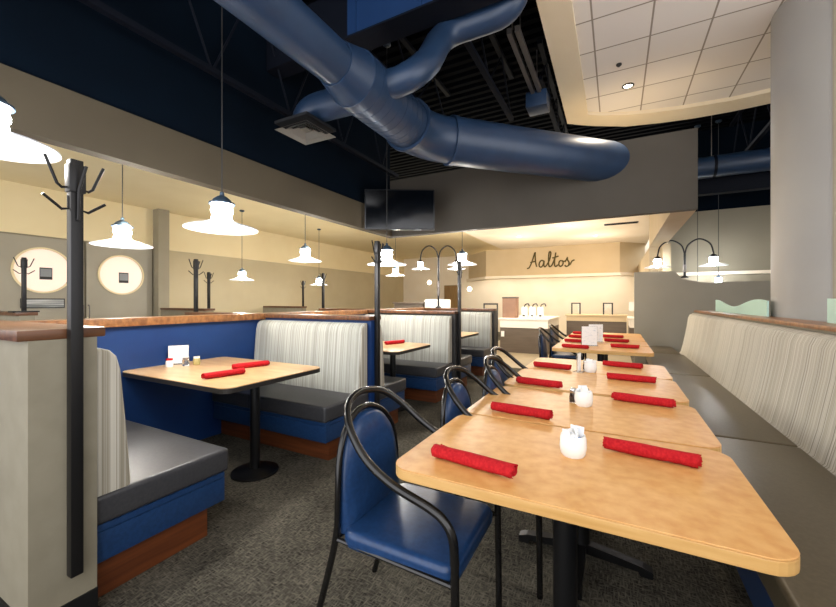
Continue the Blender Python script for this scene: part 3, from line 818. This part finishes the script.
# wall lights, vents
def downlight(x, y, z, label, e=30, col=(1, .9, .74), spot=True, r=.07):
    t = thing('downlight', label, 'downlight', (x, y, z))
    MB().lathe([(r, 0), (r, -.008), (r*.72, -.012), (r*.7, -.002)], n=24).build('trim_ring', M['dark'] if z > 3.5 else M['white'], t)
    MB().lathe([(0, -.004), (r*.68, -.004)], n=24).build('lens', M['downlight'], t)
    if e: light('SPOT', 'downlight_beam', (x, y, z-.03), e, col, .06, spot_size=math.radians(130), spot_blend=.6)
    if z < 3.5 and y < 14: light('POINT', 'added_ceiling_fill', (x, y, z-.8), 17, (1, .88, .76), .08)  # added point light to brighten the low ceiling, not part of the fixture
    return t
downlight(.136, 5.50, 4.05, 'recessed spotlight with dark ring in the ceiling cloud', 60, (1, .85, .66))
MB_ = MB(); MB_.lathe([(0, 0), (.03, 0), (.03, -.012), (.012, -.03), (0, -.03)], n=16)
o = MB_.build('sprinkler_head', M['dark']); o.location = (.03, 4.95, 4.05); tag(o, 'tiny sprinkler head beside the spotlight in the cloud', 'sprinkler')
k = 0
for x, y, l_ in ((-2.6, 8.2, 'ceiling downlight over the far booth end'), (-1.2, 7.6, 'ceiling downlight behind the bulkhead, left of centre'), (-1.0, 9.6, 'ceiling downlight nearest the dark slot vent'),
              (-2.4, 10.6, 'ceiling downlight before the lettered fascia, left'), (-.5, 11.4, 'ceiling downlight before the lettered fascia, right'), (-4.2, 9.5, 'ceiling downlight above the left side passage')):
    downlight(x, y, 3.1 if x > -3.5 else 3.3, l_, 55)
for x, l_ in ((-4.4, 'cove downlight washing the wall left of the coffee counter'), (-2.9, 'cove downlight above the coffee urns'), (-1.5, 'cove downlight under the fascia lettering'), (-.2, 'cove downlight above the right sneeze guards')):
    downlight(x, 14.6, 3.1, l_, 62)
t = thing('slot_vent', 'dark slot vent in the low ceiling before the sign', 'air vent', (.1, 9.9, ZC))
MB().box(-.35, .35, -.09, .09, -.012, 0).build('frame', M['dark'], t)
for q in range(4): MB().box(-.33, .33, -.075+q*.04, -.06+q*.04, -.018, -.012).build('slat', M['grille_dark'], t)
for (x, y, z, l_) in ((-7.6, YB, 2.15, 'round wall light on the far wall, left of the wooden door'), (-5.65, YB, 1.82, 'round wall light beside the servery doorway')):
    t = thing('wall_light', l_, 'wall light', (x, y, z))
    MB().tube([(0, 0, 0), (0, -.04, 0)], .12, 24).build('back_plate', M['white'], t)
    MB().tube([(0, -.04, 0), (0, -.07, 0)], .08, 24).build('lens', M['downlight'], t)

# ------------------------------------------------------------------ sign lettering "Aaltos"
sg_ = thing('lettering_sign', 'brushed script sign reading Aaltos on the tan fascia', 'sign', (-2.62, 12.985, 2.40))
S = .54
def stroke(name, polys, dx):
    mb = MB()
    for p in polys:
        pts = smooth_path([((dx+a)*S, 0, b*S) for a, b in p], 5)
        mb.tube(pts, .022, 8)
    mb.build(name, M['sign'], sg_)
# coordinates in units of cap height (~0.54 m), word about 2.6 units long
stroke('letter', [[(-.08, .0), (.05, .05), (.22, .42), (.40, .98), (.41, .75), (.44, .35), (.50, .08)], [(.12, .36), (.28, .40), (.46, .42)]], 0)
stroke('letter', [[(.92, .42), (.78, .46), (.66, .30), (.66, .12), (.76, .05), (.88, .18), (.94, .42), (.93, .15), (.99, .06), (1.08, .14)]], 0)
stroke('letter', [[(1.08, .14), (1.25, .45), (1.34, .85), (1.28, .98), (1.22, .82), (1.20, .35), (1.24, .08), (1.34, .08), (1.42, .18)]], 0)
stroke('letter', [[(1.42, .18), (1.56, .55), (1.62, .90)], [(1.62, .90), (1.56, .45), (1.56, .12), (1.64, .06), (1.74, .16)], [(1.42, .58), (1.6, .62), (1.78, .68)]], 0)
stroke('letter', [[(1.96, .40), (1.84, .36), (1.80, .16), (1.88, .05), (2.0, .12), (2.04, .30), (1.96, .40), (2.06, .34), (2.16, .36)]], 0)
stroke('letter', [[(2.14, .30), (2.22, .44), (2.29, .58), (2.28, .44), (2.37, .26), (2.33, .08), (2.20, .04), (2.14, .12)], [(2.33, .08), (2.44, .16), (2.54, .34), (2.68, .40)]], 0)

# ------------------------------------------------------------------ servery
def counter(name, label, x0, x1, y0, y1, h, cat='counter', two=True, plain=False):
    t = thing(name, label, cat, ((x0+x1)/2, y0, 0)); a = (x1-x0)/2; D = y1-y0
    MB().box(-a, a, .03, D, 0, h-.24 if two else h-.18).build('lower_cabinet', M['cabinet'], t)
    MB().box(-a, a, .01, D, h-.24 if two else h-.18, h-.04).build('upper_panel', M['counter'] if two else (M['cabinet'] if plain else M['tan']), t)
    MB().box(-a-.03, a+.03, -.02, D+.02, h-.04, h, .004).build('countertop', M['counter'] if two else (M['cabinet'] if plain else M['tan']), t)
    return t
c1 = counter('coffee_counter', 'two tone coffee counter holding the urns, left of the tables', -2.62, -1.45, 9.45, 11.4, .87)
MB().box(-.55, -.47, -.012, .01, .40, .54).build('outlet_cover', M['white'], c1)
c2 = counter('salad_bar', 'brown fronted counter along the back, under the sneeze guards', -1.25, .25, 11.45, 12.2, .92, two=False)
c4 = counter('end_counter', 'small pale counter by the grey partition edge', .29, .56, 10.3, 11.4, .9)
def guard(x, y, label, w=.22, h=.33):
    t = thing('sneeze_guard', label, 'sneeze guard', (x, y, .92))
    for s in (-1, 1): MB().box(s*w/2-.018, s*w/2+.018, -.015, .015, 0, h).build('upright', M['dark'], t)
    MB().box(-w/2, w/2, -.015, .015, h-.03, h).build('top_rail', M['dark'], t)
    MB().box(-w/2+.018, w/2-.018, -.004, .004, .06, h-.03).build('glass_pane', M['glass'], t)
guard(-1.03, 11.8, 'left dark framed sneeze guard on the back counter')
guard(-.2, 11.8, 'right dark framed sneeze guard on the back counter')
t = thing('till_screen', 'small dark till screen on a stand at the end counter', 'till', (.42, 10.6, .9))
MB().box(-.03, .03, -.02, .02, 0, .2).build('stand', M['dark'], t); MB().box(-.14, .14, -.035, -.02, .16, .38).build('screen', M['white'], t)
t = thing('carton', 'brown carton box standing on the coffee counter', 'box', (-2.42, 9.75, .87))
MB().box(-.17, .17, -.17, .17, 0, .5, .004).build('body', M['boxbrown'], t); MB().box(-.175, .175, -.175, .175, .5, .53).build('lid', M['dark'], t)
for i, (x, l_) in enumerate(((-2.06, 'left white coffee urn beside the brown carton'), (-1.86, 'middle white coffee urn on the coffee counter'), (-1.66, 'right white coffee urn on the coffee counter'))):
    t = thing('coffee_urn', l_, 'coffee urn', (x, 9.72, .87))
    MB().lathe([(0, 0), (.075, 0), (.08, .02), (.08, .24), (.06, .28), (0, .29)], n=20).build('body', M['white'], t)
    MB().tube(smooth_path([(0, -.02, .28), (.03, -.02, .34), (.10, -.03, .36), (.13, -.05, .30)]), .014, 8).build('handle', M['black'], t)
    MB().lathe([(0, .0), (.03, 0), (.03, .03), (0, .03)], (0, -.09, .05), 12).build('tap', M['black'], t)
t = thing('shelf_rack', 'black framed rack left of the brown carton', 'rack', (-2.95, 9.75, 0))
for sx in (-.18, .18):
    MB().box(sx-.015, sx+.015, -.015, .015, 0, 1.24).build('upright', M['dark'], t)
MB().box(-.18, .18, -.05, .05, 1.20, 1.24).build('top_shelf', M['dark'], t)
t = counter('host_cabinet', 'low brown cabinet beyond the second booth', -4.95, -4.15, 8.1, 8.6, 1.27, 'cabinet', two=False, plain=True)
t = thing('drink_machine', 'white drink machine beside the low brown cabinet', 'machine', (-3.85, 8.35, 0))
MB().box(-.28, .28, -.25, .25, 0, .98).build('stand', M['cabinet'], t); MB().box(-.25, .25, -.22, .22, .98, 1.34, .02).build('body', M['white'], t)
for sx in (-.12, 0.02): MB().lathe([(0, 0), (.04, 0), (.04, .09), (0, .1)], (sx, -.26, 1.02), 12).build('dispenser', M['black'], t)
# brown doorway on the back wall
t = thing('door_3', 'brown wooden door in the far wall by the twin lamp', 'door', (-6.45, YB, 0)); t['kind'] = 'structure'
MB().box(-.4, .4, -.05, 0, 0, 2.0).build('leaf', M['wooddoor'], t)
MB().box(-.46, .46, -.07, -.0, 2.0, 2.08).build('frame', M['creamw'], t)

# ------------------------------------------------------------------ more light
W = bpy.data.worlds.new('world'); sc.world = W; W.use_nodes = True
bg = W.node_tree.nodes['Background']; bg.inputs['Color'].default_value = (.97, .97, 1, 1); bg.inputs['Strength'].default_value = 1.5
vs = sc.view_settings; vs.view_transform = 'Standard'; vs.look = 'None'; vs.exposure = 1.0; vs.gamma = 1
